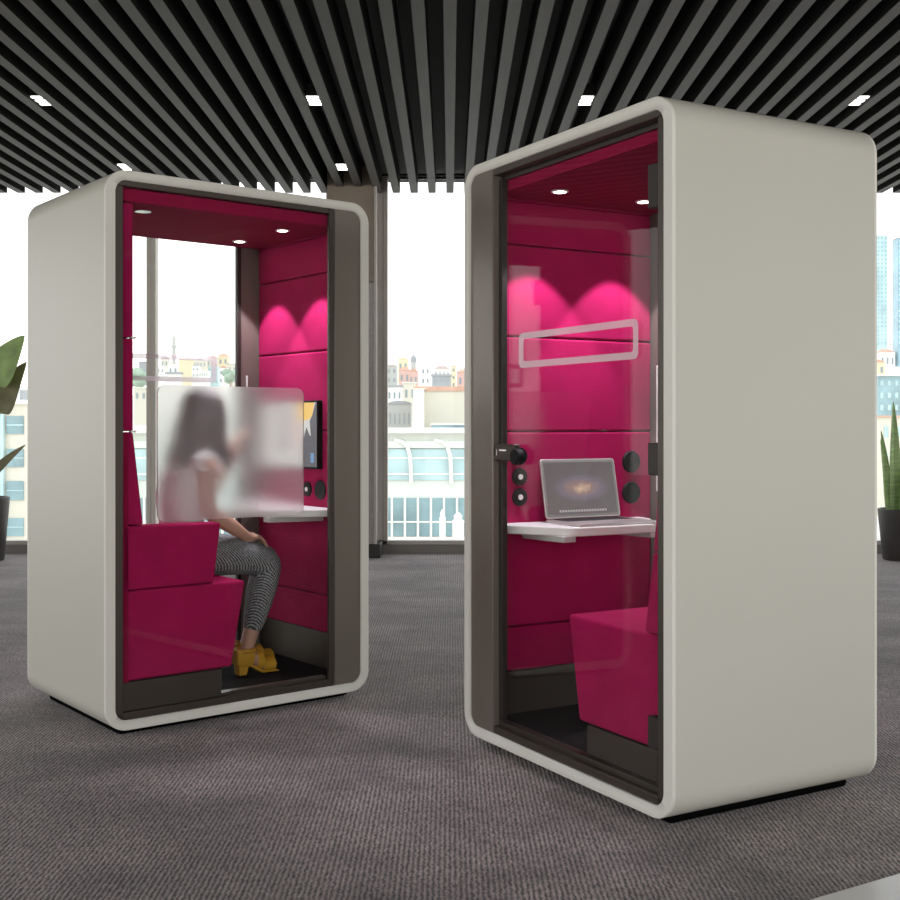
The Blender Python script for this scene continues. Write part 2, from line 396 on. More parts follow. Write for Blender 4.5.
    for d0, d1 in ((.205, .262), (.622, .679)):
        MB().prism([(-.528, .798), (-.235, .805), (-.235, .828), (-.528, .828)], Y(d0), Y(d1)).build('desk_bracket', 'bracket', dk, .003)
    # sockets and speaker vents
    if variant == 'R':
        so = [(.196, 1.127), (.196, 1.044), (.196, .963)]; ve = [(.756, 1.096), (.756, .966)]
    else:
        so = [(D-.367, .942)]; ve = [(D-.252, .943)]
    for d, z in so:
        s_ = MB().lathe([(.034, -.530), (.036, -.528), (.034, -.522), (.018, -.521)], (0, Y(d), z), 24, 'x').build('socket', 'plastic', t)
        MB().lathe([(.011, -.5215), (.011, -.5185)], (0, Y(d), z), 16, 'x').build('socket_button', 'white', s_)
    for d, z in ve:
        v_ = MB().lathe([(.046, -.530), (.047, -.526), (.043, -.520), (.034, -.5225), (.020, -.521)], (0, Y(d), z), 28, 'x').build('speaker', 'plastic', t)
    return t

LAMP_W = 38.0
def place(ox, oy, a):
    ed = Vector((-math.sin(a), math.cos(a)))
    return Vector((ox, oy))+ed*(D/2)
c = place(LX, LY, LA)
boothL = make_booth('office_booth', (c.x, c.y, 0), LA+PI, 'pale grey rounded office booth on the left with a woman seated behind its frosted window', 'L')
c = place(RX, RY, RA)
boothR = make_booth('office_booth', (c.x, c.y, 0), RA, 'larger-looking pale grey rounded office booth on the right with a laptop inside its glass door', 'R')

# ------------------------------------------------------------------ laptop on the right booth's desk
lap = tag(empty('laptop', (c.x, c.y, 0), RA), 'open silver laptop with a galaxy picture on its screen on the white booth desk', 'laptop')
d0, d1 = Y(.278), Y(.648)
MB().prism([(-.465, d0), (-.465, d1), (-.228, d1), (-.228, d0)], .8625, .874, 'z').build('base', 'alu', lap, .004, 3)
kb = MB()
for r in range(5):
    n = 14 if r < 4 else 9
    for k in range(n):
        w = (d1-d0-.05)/n
        kb.box(-.448+r*.0205, -.448+r*.0205+.017, d0+.025+k*w+.001, d0+.025+(k+1)*w-.002, .8738, .8755)
kb.build('keyboard', 'keys', lap, smooth=False)
MB().box(-.335, -.245, (d0+d1)/2-.055, (d0+d1)/2+.055, .8738, .8744).build('trackpad', 'alu', lap, smooth=False)
sc = empty('lid', (-.462, (d0+d1)/2, .877)); sc.parent = lap; sc.rotation_euler = (0, math.atan2(-.048, .236), 0)
# lid mesh: local x thickness, y width, z height
hw = (d1-d0)/2
lid = MB().prism(rrect(-hw, hw, 0, .240, .012, 5), -.004, .003, 'x').build('lid', 'alu', lap, .0015)
lid.location = sc.location; lid.rotation_euler = sc.rotation_euler
bpy.data.objects.remove(sc)
bz = MB().prism(rrect(-hw+.004, hw-.004, .004, .236, .010, 5), .003, .0034, 'x').build('bezel', mat('grey_bezel', (.25, .24, .225), .35), lid, smooth=False)
scr = MB()
scr.box(-hw+.014, hw-.014, -.0003, .0003, -.105, .105)
s_ = scr.build('screen', 'galaxy', lid, smooth=False); s_.location = (.0038, 0, .121); s_.rotation_euler = (0, 0, PI/2)
ic = MB()
for k in range(18):
    ic.box(-.118+k*.0132, -.118+k*.0132+.009, -.0006, .0006, -.098, -.089)
ic.build('icon_row', mat('dock_icons', (.3, .3, .3), .4, emit=(.55, .52, .48), estr=.3), s_, smooth=False)

# ------------------------------------------------------------------ things in the left booth, in its window-face frame (u, d, z)
mon = tag(empty('wall_monitor', (LX, LY, 0), LA), 'flat black-framed monitor showing an orange and white picture on the left booth wall', 'monitor')
MB().box(.500, .529, .235, .795, 1.042, 1.368).build('casing', 'plastic', mon, .004)
MB().box(.4985, .5003, .245, .785, 1.052, 1.358).build('screen', mat('screen_pale_picture', (.1, .1, .1), .3, emit=(.62, .60, .57), estr=.8), mon, smooth=False)
pic = MB(); pic.prism([(.245, 1.20), (.29, 1.20), (.30, 1.27), (.275, 1.30), (.255, 1.345), (.245, 1.358)], .4975, .4984, 'x').prism([(.245, 1.052), (.36, 1.052), (.37, 1.15), (.33, 1.24), (.30, 1.20), (.245, 1.20)], .4975, .4984, 'x')
pic.build('dark_picture_area', mat('screen_dark_area', (.02, .02, .025), .3, emit=(.035, .032, .045), estr=1), mon, smooth=False)
MB().prism([(.275, 1.304), (.30, 1.28), (.42, 1.26), (.42, 1.358), (.262, 1.358)], .4977, .4983, 'x').build('orange_picture_area', mat('screen_orange_area', (.1, .08, .02), .3, emit=(.72, .42, .07), estr=1), mon, smooth=False)
MB().box(.4975, .4983, .50, .57, 1.13, 1.33).build('grey_picture_area', mat('screen_grey_area', (.1, .1, .1), .3, emit=(.23, .22, .22), estr=1), mon, smooth=False)
MB().box(.4975, .4983, .39, .46, 1.14, 1.28).build('rose_picture_area', mat('screen_rose_area', (.1, .1, .1), .3, emit=(.55, .36, .31), estr=1), mon, smooth=False)
MB().box(.4972, .4980, .262, .292, 1.072, 1.118).build('blue_picture_area', mat('screen_blue_area', (.02, .04, .1), .3, emit=(.08, .20, .38), estr=1), mon, smooth=False)

# ---- the seated woman
def limb(keys, ysc=1, yc=None, sub=5, n=16):
    """a tapering rounded limb through joints; ysc widens it sideways about the plane y = yc"""
    P = [Vector(NODES[k][0]) for k in keys]; Rr = [NODES[k][1] for k in keys]
    def cr(a, b, c, d, t): return .5*((2*b)+(c-a)*t+(2*a-5*b+4*c-d)*t*t+(3*b-a-3*c+d)*t**3)
    pts, rs = [], []
    for i in range(len(P)-1):
        q = [max(0, i-1), i, i+1, min(len(P)-1, i+2)]
        for k in range(sub):
            t = k/sub; pts.append(cr(*[P[j] for j in q], t)); rs.append(max(.004, cr(*[Rr[j] for j in q], t)))
    pts.append(P[-1]); rs.append(Rr[-1])
    # rounded ends
    d0 = (pts[0]-pts[1]).normalized(); d1 = (pts[-1]-pts[-2]).normalized(); r0, r1 = rs[0], rs[-1]
    pre = [(pts[0]+d0*r0*math.sin(a), r0*math.cos(a)) for a in (1.45, 1.1, .7, .35)]; post = [(pts[-1]+d1*r1*math.sin(a), r1*math.cos(a)) for a in (.35, .7, 1.1, 1.45)]
    pts = [p for p, _ in pre]+pts+[p for p, _ in post]; rs = [r for _, r in pre]+rs+[r for _, r in post]
    m = MB().tube(pts, rs, n)
    if ysc != 1:
        for v in m.bm.verts: v.co.y = yc+(v.co.y-yc)*ysc
    return m.build('limb', 'skin')
def bake(objs, name, m, parent=None, voxel=None, smooth_it=0):
    """evaluate the modifiers of several objects and keep the result as one mesh"""
    dg = bpy.context.evaluated_depsgraph_get()
    bm = bmesh.new()
    for o in objs:
        me = bpy.data.meshes.new_from_object(o.evaluated_get(dg)); bm.from_mesh(me); bpy.data.meshes.remove(me)
    me = bpy.data.meshes.new(name); bm.to_mesh(me); bm.free()
    for o in objs: bpy.data.objects.remove(o)
    n = bpy.data.objects.new(name, me); COL.objects.link(n)
    if voxel:
        r = n.modifiers.new('r', 'REMESH'); r.mode = 'VOXEL'; r.voxel_size = voxel
        if smooth_it:
            sm = n.modifiers.new('s', 'SMOOTH'); sm.iterations = smooth_it; sm.factor = .5
        dg = bpy.context.evaluated_depsgraph_get()
        me2 = bpy.data.meshes.new_from_object(n.evaluated_get(dg)); n.modifiers.clear(); n.data = me2; me2.name = name
    n.data.materials.clear(); n.data.materials.append(M[m])
    for p in n.data.polygons: p.use_smooth = True
    n.name = name
    if parent: n.parent = parent
    return n
NODES = {
 'pelvis': ((-.125, .42, .675), .105), 'waist': ((-.105, .42, .800), .082), 'ribs': ((-0.107, .42, .930), .093), 'chest': ((-0.067, .42, 1.035), .092),
 'collar': ((-0.050, .42, 1.105), .060), 'neck0': ((-0.042, .42, 1.10), .048), 'neck': ((-0.024, .42, 1.175), .043), 'skull': ((-0.006, .42, 1.245), .046),
 'hipR': ((-.110, .350, .670), .092), 'thighR': ((.100, .347, .655), .082), 'thRb': ((0.210, .349, .636), .070), 'kneeR': ((0.288, .350, .605), .060), 'knRb': ((0.292, .351, .550), .055), 'calfR': ((0.262, .352, .450), .053), 'shinR': ((0.220, .352, .315), .038), 'ankR': ((.190, .352, .205), .029),
 'hipL': ((-.110, .490, .670), .092), 'thighL': ((0.110, .495, .655), .082), 'thLb': ((0.250, .498, .636), .070), 'kneeL': ((0.362, .500, .605), .060), 'knLb': ((0.368, .500, .550), .055), 'calfL': ((0.338, .500, .450), .053), 'shinL': ((0.304, .500, .315), .038), 'ankL': ((0.266, .500, .205), .029),
 'heelR': ((.166, .352, .182), .027), 'midR': ((.215, .352, .172), .032), 'ballR': ((.270, .352, .138), .027), 'toeR': ((.325, .352, .124), .014),
 'heelL': ((0.242, .500, .182), .027), 'midL': ((0.291, .500, .172), .032), 'ballL': ((0.346, .500, .138), .027), 'toeL': ((0.401, .500, .124), .014),
 'chR': ((-0.057, .35, 1.075), .055), 'shR': ((-0.054, .278, 1.070), .050), 'uaR': ((-0.057, .262, .985), .043), 'elR': ((-0.044, .258, .868), .036), 'faR': ((.060, .272, .800), .035), 'wrR': ((.162, .305, .742), .024), 'palmR': ((.200, .320, .735), .022),
 'chL': ((-0.057, .49, 1.075), .055), 'shL': ((-0.052, .562, 1.070), .050), 'uaL': ((.030, .578, .995), .043), 'elL': ((.105, .580, .925), .036), 'faL': ((.150, .567, 1.000), .035), 'wrL': ((.208, .548, 1.105), .024), 'palmL': ((.222, .540, 1.145), .022),
}
def fingers(side, base, fwd, up, lat):
    """four bent fingers of different length and a thumb from the side of the palm"""
    out = []
    base, fwd, up, lat = Vector(base), Vector(fwd).normalized(), Vector(up).normalized(), Vector(lat).normalized()
    for k, ln in enumerate((.066, .078, .072, .056)):
        p0 = base+lat*(.022-.0150*k); p1 = p0+fwd*.034; p2 = p1+fwd*ln*.42-up*.010; p3 = p2+fwd*ln*.36-up*.020; p4 = p3+fwd*ln*.22-up*.018
        out.append(MB().tube([p0, p1, p2, p3, p4], [.0088, .0088, .0082, .0075, .0055], 8).build('f', 'skin'))
    p0 = base+lat*.016-fwd*.012
    out.append(MB().tube([p0, p0+lat*.024+fwd*.014-up*.004, p0+lat*.036+fwd*.036-up*.012, p0+lat*.038+fwd*.054-up*.018], [.0105, .0105, .0092, .006], 8).build('f', 'skin'))
    return out
body = [limb(['pelvis', 'waist', 'ribs', 'chest', 'collar'], 1.38, .42, 5, 20), limb(['neck0', 'neck', 'skull'])]
for s_ in 'RL':
    body += [limb(['hip'+s_, 'thigh'+s_, 'th%sb' % s_, 'knee'+s_, 'kn%sb' % s_, 'calf'+s_, 'shin'+s_, 'ank'+s_]), limb(['heel'+s_, 'mid'+s_, 'ball'+s_, 'toe'+s_], 1.25, NODES['heel'+s_][0][1]), limb(['ank'+s_, 'mid'+s_]), limb(['ank'+s_, 'heel'+s_]),
             limb(['ch'+s_, 'sh'+s_, 'ua'+s_, 'el'+s_, 'fa'+s_, 'wr'+s_, 'palm'+s_])]
HC = Vector((.016, .42, 1.288))
head = MB()
head.ell(HC+Vector((-.012, 0, .030)), (.094, .073, .092))                 # cranium
head.ell(HC+Vector((.022, 0, -.030)), (.066, .058, .085))                 # face
head.ell(HC+Vector((.052, 0, -.088)), (.026, .028, .024))                 # chin
head.ell(HC+Vector((.088, 0, -.022)), (.016, .011, .026), rot=Matrix.Rotation(-.35, 3, 'Y'))
head.ell(HC+Vector((.096, 0, -.038)), (.013, .015, .010))                 # nose tip
head.ell(HC+Vector((.078, 0, -.068)), (.012, .024, .008))                 # mouth
head.ell(HC+Vector((.070, 0, .018)), (.018, .050, .012))                  # brow
for sy in (-1, 1):
    head.ell(HC+Vector((-.012, sy*.073, -.015)), (.022, .009, .032))      # ears
    head.ell(HC+Vector((.058, sy*.034, -.036)), (.024, .018, .020))       # cheeks
headO = head.build('h', 'skin')
hands = fingers('R', NODES['palmR'][0], (.9, .25, -.1), (0.1, 0, 1), (0, 1, 0)) + fingers('L', NODES['palmL'][0], (.35, -.1, .9), (-1, 0, .3), (0, -1, 0))
hands += [MB().ell(Vector(NODES['palmR'][0])+Vector((.012, .004, 0)), (.042, .036, .014), rot=Matrix.Rotation(.1, 3, 'Y')).build('p', 'skin'),
          MB().ell(Vector(NODES['palmL'][0])+Vector((.005, 0, .012)), (.014, .036, .042), rot=Matrix.Rotation(.3, 3, 'Y')).build('p', 'skin')]
person = bake(body+[headO]+hands, 'person', 'skin', None, .0055, 3)
person.location = (LX, LY, 0); person.rotation_euler = (0, 0, LA)
tag(person, 'woman in white top, patterned grey trousers and yellow sandals seated in the left booth', 'person')
for sy in (-1, 1):
    MB().ell(HC+Vector((.078, sy*.031, -.004)), (.010, .014, .008)).build('eye', 'eye', person)
MB().ell(HC+Vector((.086, 0, -.068)), (.007, .021, .0065)).build('lips', 'lip', person)
# hair: cap over the crown, long fall behind and a lock in front of the shoulder
hb = MB()
hb.ell(HC+Vector((-.020, 0, .048)), (.104, .089, .090))
hb.ell(HC+Vector((-.062, 0, -.02)), (.072, .090, .115))
hb.ell(HC+Vector((-.085, 0, -.11)), (.062, .086, .110))
for sy in (-1, 1):
    hb.tube([HC+Vector((.030, sy*.062, .085)), HC+Vector((.022, sy*.086, .0)), HC+Vector((.012, sy*.092, -.10)), HC+Vector((.050, sy*.088, -.185)), HC+Vector((.072, sy*.080, -.23))], [.030, .036, .040, .032, .012], 10)
    hb.tube([HC+Vector((-.07, sy*.05, .0)), HC+Vector((-.09, sy*.075, -.12)), HC+Vector((-.125, sy*.08, -.19)), HC+Vector((-.160, sy*.07, -.235))], [.05, .05, .035, .010], 10)
hair0 = hb.build('hh', 'hair')
hair = bake([hair0], 'hair', 'hair', person, .007, 6)
# clothing follows the body, a few millimetres out
for k in list(NODES):
    p, r = NODES[k]; NODES['c_'+k] = (p, r+(.011 if k in ('pelvis', 'waist', 'ribs', 'chest', 'collar', 'chR', 'shR', 'chL', 'shL') else .009))
NODES['c_collar'] = ((-.056, .42, 1.082), .066)
NODES['c_hem'] = ((-.122, .42, .705), .118)
tp = [limb(['c_hem', 'c_waist', 'c_ribs', 'c_chest', 'c_collar'], 1.38, .42, 5, 20)]
for s_ in 'RL':
    p, r = NODES['sh'+s_]; q, _ = NODES['ua'+s_]; NODES['c_cap'] = (tuple(Vector(p).lerp(Vector(q), .05)), .054)
    tp.append(limb(['c_ch'+s_, 'c_sh'+s_, 'c_cap']))
bake(tp, 'top', 'top', person, .0055, 3)
NODES['c_seat'] = ((-.128, .42, .690), .112); NODES['c_lap'] = ((-.02, .42, .672), .095)
tr = [limb(['c_seat', 'c_lap'], 1.42, .42, 5, 20)]
for s_ in 'RL':
    a_, b_ = Vector(NODES['calf'+s_][0]), Vector(NODES['shin'+s_][0]); NODES['c_cuff'] = (tuple(a_.lerp(b_, .86)), .050); NODES['c_calf'+s_] = (NODES['calf'+s_][0], .063)
    tr.append(limb(['c_hip'+s_, 'c_thigh'+s_, 'c_th%sb' % s_, 'c_knee'+s_, 'c_kn%sb' % s_, 'c_calf'+s_, 'c_cuff']))
bake(tr, 'trousers', 'trousers', person, .0055, 3)
for s_, yy in (('R', .352), ('L', .50)):
    hx = NODES['heel'+s_][0][0]
    sd = MB()
    # sole: raised heel sloping to a flat toe
    prof = [(hx-.030, .158), (hx+.03, .150), (hx+.095, .112), (hx+.17, .108), (hx+.18, .100), (hx+.09, .100), (hx+.03, .138), (hx-.030, .146)]
    sd.prism(prof, yy-.034, yy+.034)
    sd.prism([(hx-.030, .148), (hx+.022, .142), (hx+.010, .100), (hx-.026, .100)], yy-.026, yy+.026)
    for fx, fz, rw, rh, w in ((hx+.128, .134, .043, .037, .030), (hx+.082, .158, .041, .043, .018)):
        n = 18
        o_ = [(yy+rw*math.cos(2*PI*k/n), fz+rh*math.sin(2*PI*k/n)) for k in range(n)]; i_ = [(yy+(rw-.007)*math.cos(2*PI*k/n), fz+(rh-.007)*math.sin(2*PI*k/n)) for k in range(n)]
        vs = [[sd.bm.verts.new((x, p[0], p[1])) for p in q_] for q_ in (o_, i_) for x in (fx-w, fx+w)]
        for k in range(n):
            j = (k+1) % n
            for A, B in ((vs[0], vs[1]), (vs[2], vs[3]), (vs[0], vs[2]), (vs[1], vs[3])): sd.bm.faces.new((A[k], A[j], B[j], B[k]))
    # back counter and ankle strap
    pts = [Vector((hx+.012+.050*math.cos(a_), yy+.040*math.sin(a_), .212)) for a_ in [2*PI*k/16 for k in range(17)]]
    sd.tube(pts, .011, 8)
    sd.prism([(hx-.040, .150), (hx+.040, .150), (hx+.050, .215), (hx-.040, .215)], yy-.041, yy-.033)
    sd.prism([(hx-.040, .150), (hx+.040, .150), (hx+.050, .215), (hx-.040, .215)], yy+.033, yy+.041)
    sd.prism([(hx-.044, .150), (hx-.034, .150), (hx-.034, .220), (hx-.044, .220)], yy-.036, yy+.036)
    sd.build('sandal', 'yellow', person, .003)

# ------------------------------------------------------------------ the room
YW, ZC = 11.36, 3.503
XR = 9.5; YB = -2.6
tag(MB().box(-XR, XR, YB, YW+.25, -.25, 0).build('floor', 'carpet', smooth=False), kind='structure')
ceil = tag(MB().box(-XR, XR, YB, YW+.35, 3.70, 3.95).build('ceiling', 'ceiling', smooth=False), kind='structure')
pitch = .1732
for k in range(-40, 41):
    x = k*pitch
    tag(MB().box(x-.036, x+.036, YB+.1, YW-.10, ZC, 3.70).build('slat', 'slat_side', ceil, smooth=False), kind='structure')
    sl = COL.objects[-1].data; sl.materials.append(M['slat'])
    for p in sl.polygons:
        if p.normal.z < -.9: p.material_index = 1  # undersides keep the slat colour, sides carry the painted shade
# window wall
tag(MB().box(-XR, XR, YW-.06, YW+.2, 0, .085).build('baseboard_far', 'wallbase', smooth=False), kind='structure')
tag(MB().box(-XR, XR, YW-.05, YW+.2, 3.68, 3.80).build('trim_1', 'ceiling', smooth=False), kind='structure')
tag(MB().box(-1.165, -.655, YW-.02, YW+.2, .085, 3.70).build('wall_far', 'wall', smooth=False), kind='structure')
bays = [(-7.42, -5.17), (-5.17, -2.92), (-2.92, -1.165), (-.655, 1.60), (1.60, 3.85), (3.85, 6.10), (6.10, 8.35)]
for i, (x0, x1) in enumerate(bays):
    w = MB().box(x0, x0+.045, YW-.03, YW+.09, .085, 3.70).box(x1-.045, x1, YW-.03, YW+.09, .085, 3.70)\
        .box(x0, x1, YW-.03, YW+.09, .085, .125).box(x0, x1, YW-.03, YW+.09, 3.68, 3.70).build('window_%d' % (i+1), 'frame', None, .004)
    tag(w, kind='structure')
    tag(MB().box(x0+.04, x1-.04, YW+.03, YW+.042, .12, 3.66).build('pane', 'glass_win', w, smooth=False), kind='structure')
col = tag(empty('column', (0, 0, 0)), 'tall clad column, brown above and grey below, on a dark base between the two booths', 'column')
MB().box(-1.16, -.70, 10.95, YW+.02, .11, 2.60).build('lower_cladding', 'column', col, .006)
MB().box(-1.16, -.70, 10.95, YW+.02, 2.603, 3.70).build('upper_cladding', 'column_top', col, .006)
MB().box(-1.145, -.655, 10.93, YW+.0, 0, .13).build('base', 'skirt', col, .006)
MB().box(-.715, -.692, 10.935, 11.0, .13, 3.70).build('corner_trim', 'frame', col, .003)
tag(MB().prism([(-.10, 2.422), (.956, 3.050), (2.30, 3.840), (3.1, 2.6), (1.2, 1.4)], .0005, .006, 'z').build('trim_2', 'stone', smooth=False), kind='structure')
# recessed ceiling lights hung between the slats
SPOTS = [(-2.857, 8.13), (-.952, 8.13), (.952, 8.13), (2.857, 8.13), (-2.857, 10.22), (-.952, 10.22)]
LAB = ['small recessed ceiling light at the far left edge of the dark slats', 'small recessed ceiling light above the right end of the left booth',
       'small recessed ceiling light above the open front of the right booth', 'small recessed ceiling light at the far right above the right booth',
       'small recessed ceiling light just peeking over the near top corner of the left booth', 'small recessed ceiling light right in front of the column top']
for (x, y), lb in zip(SPOTS, LAB):
    x = (math.floor(x/pitch)+.5)*pitch
    t = tag(empty('ceiling_light', (x, y, ZC+.012)), lb, 'light', 'recessed lights between the ceiling slats')
    MB().box(-.050, .050, -.13, .13, .010, .09).build('housing', 'ceiling', t)
    for k in (-1, 0, 1):
        MB().box(-.042, .042, k*.085-.022, k*.085+.022, .004, .012).build('lens', 'lamp_ceiling', t, .004)

# ------------------------------------------------------------------ plants
def leaf_mesh(base, ctrl, tip, width, thick=.004, n=14, sidev=(1, 0, 0), fold=.25, belly=.45):
    """a solid leaf blade along a bent midrib"""
    b = bmesh.new(); base, ctrl, tip = Vector(base), Vector(ctrl), Vector(tip); rows = []
    for i in range(n+1):
        t = i/n; p = base*(1-t)**2+ctrl*2*t*(1-t)+tip*t*t
        tg = ((ctrl-base)*(1-t)+(tip-ctrl)*t).normalized(); s = (Vector(sidev)-tg*Vector(sidev).dot(tg)).normalized(); u = s.cross(tg)
        w = width*(math.sin(PI*min(1, t**belly))**.75)*.5+.0015
        rows.append([b.verts.new(p+s*w*k+u*(abs(k)*w*fold+off)) for off in (0, thick) for k in (-1, -.5, 0, .5, 1)])
    for r0, r1 in zip(rows, rows[1:]):
        for k in range(4):
            b.faces.new((r0[k], r0[k+1], r1[k+1], r1[k])); b.faces.new((r0[5+k+1], r0[5+k], r1[5+k], r1[5+k+1]))
        b.faces.new((r0[5], r0[0], r1[0], r1[5])); b.faces.new((r0[4], r0[9], r1[9], r1[4]))
    for r in (rows[0], rows[-1]):
        for k in range(4): b.faces.new((r[k], r[k+1], r[6+k], r[5+k]))
    m = MB(); m.bm.free(); m.bm = b
    return m
def pot(parent, r, h):
    MB().lathe([(r*.78, 0), (r*.80, .01), (r, h-.02), (r, h), (r*.93, h), (r*.92, h-.05)], (0, 0, 0), 32).build('pot', 'pot', parent, .004)
    MB().lathe([(.001, h-.05), (r*.915, h-.05), (r*.915, h-.045), (.001, h-.035)], (0, 0, 0), 24).build('soil', 'soil', parent)
# broad-leaved plant at the far left, rooted in its pot
pl = tag(empty('broad_leaf_plant', (-4.33, 10.75, 0)), 'broad-leaved green plant in a dark pot by the window at the far left', 'plant')
pot(pl, .24, .585)
blades = [((.03, 0, .55), (.10, .0, 1.2), (.10, 0, 1.62), (.25, .0, 1.90), (.40, -.02, 2.08), .34, 'leaf'),
          ((.05, .05, .55), (.09, .05, 1.0), (.14, .05, 1.36), (.22, .04, 1.58), (.40, .03, 1.84), .30, 'leaf_brown'),
          ((.04, -.05, .55), (.07, -.05, .68), (.12, -.05, .80), (.25, -.04, .95), (.42, -.05, 1.07), .085, 'leaf_brown'),
          ((-.05, 0, .55), (-.1, 0, 1.2), (-.12, 0, 1.6), (-.25, .0, 1.95), (-.5, 0, 2.1), .24, 'leaf'),
          ((-.06, .06, .55), (-.2, .1, 1.0), (-.25, .1, 1.3), (-.45, .15, 1.6), (-.75, .2, 1.6), .24, 'leaf'),
          ((.0, -.08, .55), (.0, -.15, 1.0), (.02, -.18, 1.25), (.06, -.24, 1.6), (.02, -.40, 1.72), .2, 'leaf'),
          ((.01, .02, .55), (.02, .02, .75), (.03, .02, .85), (.13, .0, 1.10), (.10, -.06, 1.35), .16, 'leaf')]
for b0, b1, l0, l1, l2, w, m in blades:
    MB().tube([b0, b1, l0], [.016, .012, .008], 8).build('stem', 'stem', pl)
    leaf_mesh(l0, l1, l2, w, sidev=(.3, -.2, -1) if abs(l2[0]) > .2 else (1, .3, 0)).build('leaf', m, pl)
sn = tag(empty('sword_plant', (4.215, 10.80, 0)), 'upright sword-leaved plant in a dark round pot at the far right', 'plant')
pot(sn, .225, .475)
for (bx, by, h, lx, ly, w) in ((-.095, -.03, 1.47, -.105, -.03, .125), (-.13, .02, 1.20, -.20, .02, .085), (-.15, -.05, 1.12, -.235, -.06, .08), (-.04, -.08, .90, -.035, -.10, .085), (.05, .03, 1.15, .04, .05, .10),
                              (.10, -.02, 1.28, .15, 0, .105), (-.03, .09, 1.1, -.02, .14, .08), (.13, .05, .95, .22, .08, .08), (.09, -.09, .85, .12, -.16, .07)):
    leaf_mesh((bx, by, .42), (bx+(lx-bx)*.3, by+(ly-by)*.3, .42+(h-.42)*.55), (lx, ly, h), w, .006, sidev=(1, .25, 0), fold=.35, belly=.5).build('leaf', 'sword', sn)

# ------------------------------------------------------------------ the city outside
ZG = -32
def terrain():
    b = bmesh.new(); xs = [-700+i*50 for i in range(29)]; ys = [12.5, 60, 150, 250, 330, 400, 480, 560, 640, 720, 800, 900, 1100]
    def hz(x, y):
        k = max(0, min(1, (y-260)/520)); k = k*k*(3-2*k)
        return ZG+k*(62+10*math.sin(x*.011+1)+6*math.sin(x*.031))
    g = [[b.verts.new((x, y, hz(x, y))) for x in xs] for y in ys]
    for i in range(len(ys)-1):
        for j in range(len(xs)-1): b.faces.new((g[i][j], g[i][j+1], g[i+1][j+1], g[i+1][j]))
    m = MB(); m.bm.free(); m.bm = b
    return tag(m.build('hills', 'c_ground'), kind='structure')
terrain()

def house(name, x0, x1, yt, yb, dist, wall, roof, label, cat='house', rooftype='hip', rh=.28, nx=2, nz=2, win='c_win', group=None, depth=None):
    """a building standing at dist metres; its street front spans the sight lines x0..x1, eaves at yt, foot below yb"""
    a, b = at(x0, yt, dist), at(x1, yb, dist); w = b.x-a.x; z1 = a.z; zb = b.z
    dp = depth or max(w*.7, 4)
    t = tag(empty(name, ((a.x+b.x)/2, dist, zb-6)), label, cat, group)
    h = z1-(zb-6); vis = z1-zb
    MB().box(-w/2, w/2, 0, dp, 0, h).build('wall', wall, t, smooth=False)
    if rooftype == 'hip':
        r = MB(); e = w*.04; ht = w*rh
        v = [r.bm.verts.new(p) for p in ((-w/2-e, -e, h), (w/2+e, -e, h), (w/2+e, dp+e, h), (-w/2-e, dp+e, h), (-w*.2, dp/2, h+ht), (w*.2, dp/2, h+ht))]
        for f in ((0, 1, 5, 4), (1, 2, 5), (2, 3, 4, 5), (3, 0, 4), (3, 2, 1, 0)): r.bm.faces.new([v[i] for i in f])
        r.build('roof', roof, t, smooth=False)
    elif rooftype == 'gable':
        MB().prism([(-w/2*1.04, h), (w/2*1.04, h), (0, h+w*rh)], -.2, dp+.2).build('roof', roof, t, smooth=False)
    elif rooftype == 'arch':
        MB().prism([(w/2*1.03*math.cos(q), h+w*rh*math.sin(q)) for q in [PI*k/12 for k in range(13)]], -.2, dp+.2).build('roof', roof, t, smooth=False)
    else:
        MB().box(-w/2-.3, w/2+.3, -.3, dp+.3, h, h+w*rh).build('roof', roof, t, smooth=False)
    for i in range(nx):
        for j in range(nz):
            cx = -w/2+w*(i+.5)/nx; cz = h-vis*(j+.55)/max(nz, 1)
            MB().box(cx-w/nx*.19, cx+w/nx*.19, -.06, .05, cz-vis/nz*.22, cz+vis/nz*.20).build('window', win, t, smooth=False)
    return t

# glass-fronted office block across the street, two glazed bands
OD = 150
o0, o1 = at(90, 432, OD), at(480, 545, OD)
ob = tag(empty('office_block', ((o0.x+o1.x)/2, OD, ZG)), 'pale office block with two teal glazed bands beyond the centre window', 'building')
ow = o1.x-o0.x
def oz(py): return at(450, py, OD).z-ZG
MB().box(-ow/2, ow/2, 0, 14, 0, oz(433)).build('wall', 'c_office', ob, smooth=False)
MB().box(-ow/2-.5, ow/2+.5, -1.2, 14.5, oz(433), oz(428)).build('roof', 'c_white', ob, smooth=False)
MB().box(-ow/2, ow/2, -.5, .1, oz(448), oz(441)).build('fascia', 'c_office', ob, smooth=False)
gb = MB().box(-ow/2+.4, ow/2-.4, -.25, .1, oz(480), oz(449)).build('upper_glazing', 'c_glass_pale', ob, smooth=False)
for py in (458, 474):
    MB().box(-ow/2+.4, ow/2-.4, -.34, -.24, oz(py)-.09, oz(py)+.09).build('transom', 'c_white', gb, smooth=False)
for px in (130, 170, 210, 250, 290, 330, 370, 410, 450):
    x = at(px, 450, OD).x-(o0.x+o1.x)/2
    MB().tube([(x-2.0, -.4, oz(440)), (x-1.1, -.6, oz(441.5)), (x-.35, -.75, oz(446)), (x, -.8, oz(455)), (x+.15, -.7, oz(470)), (x+.15, -.5, oz(483))], .26, 8).build('curved_rib', 'c_white', ob)
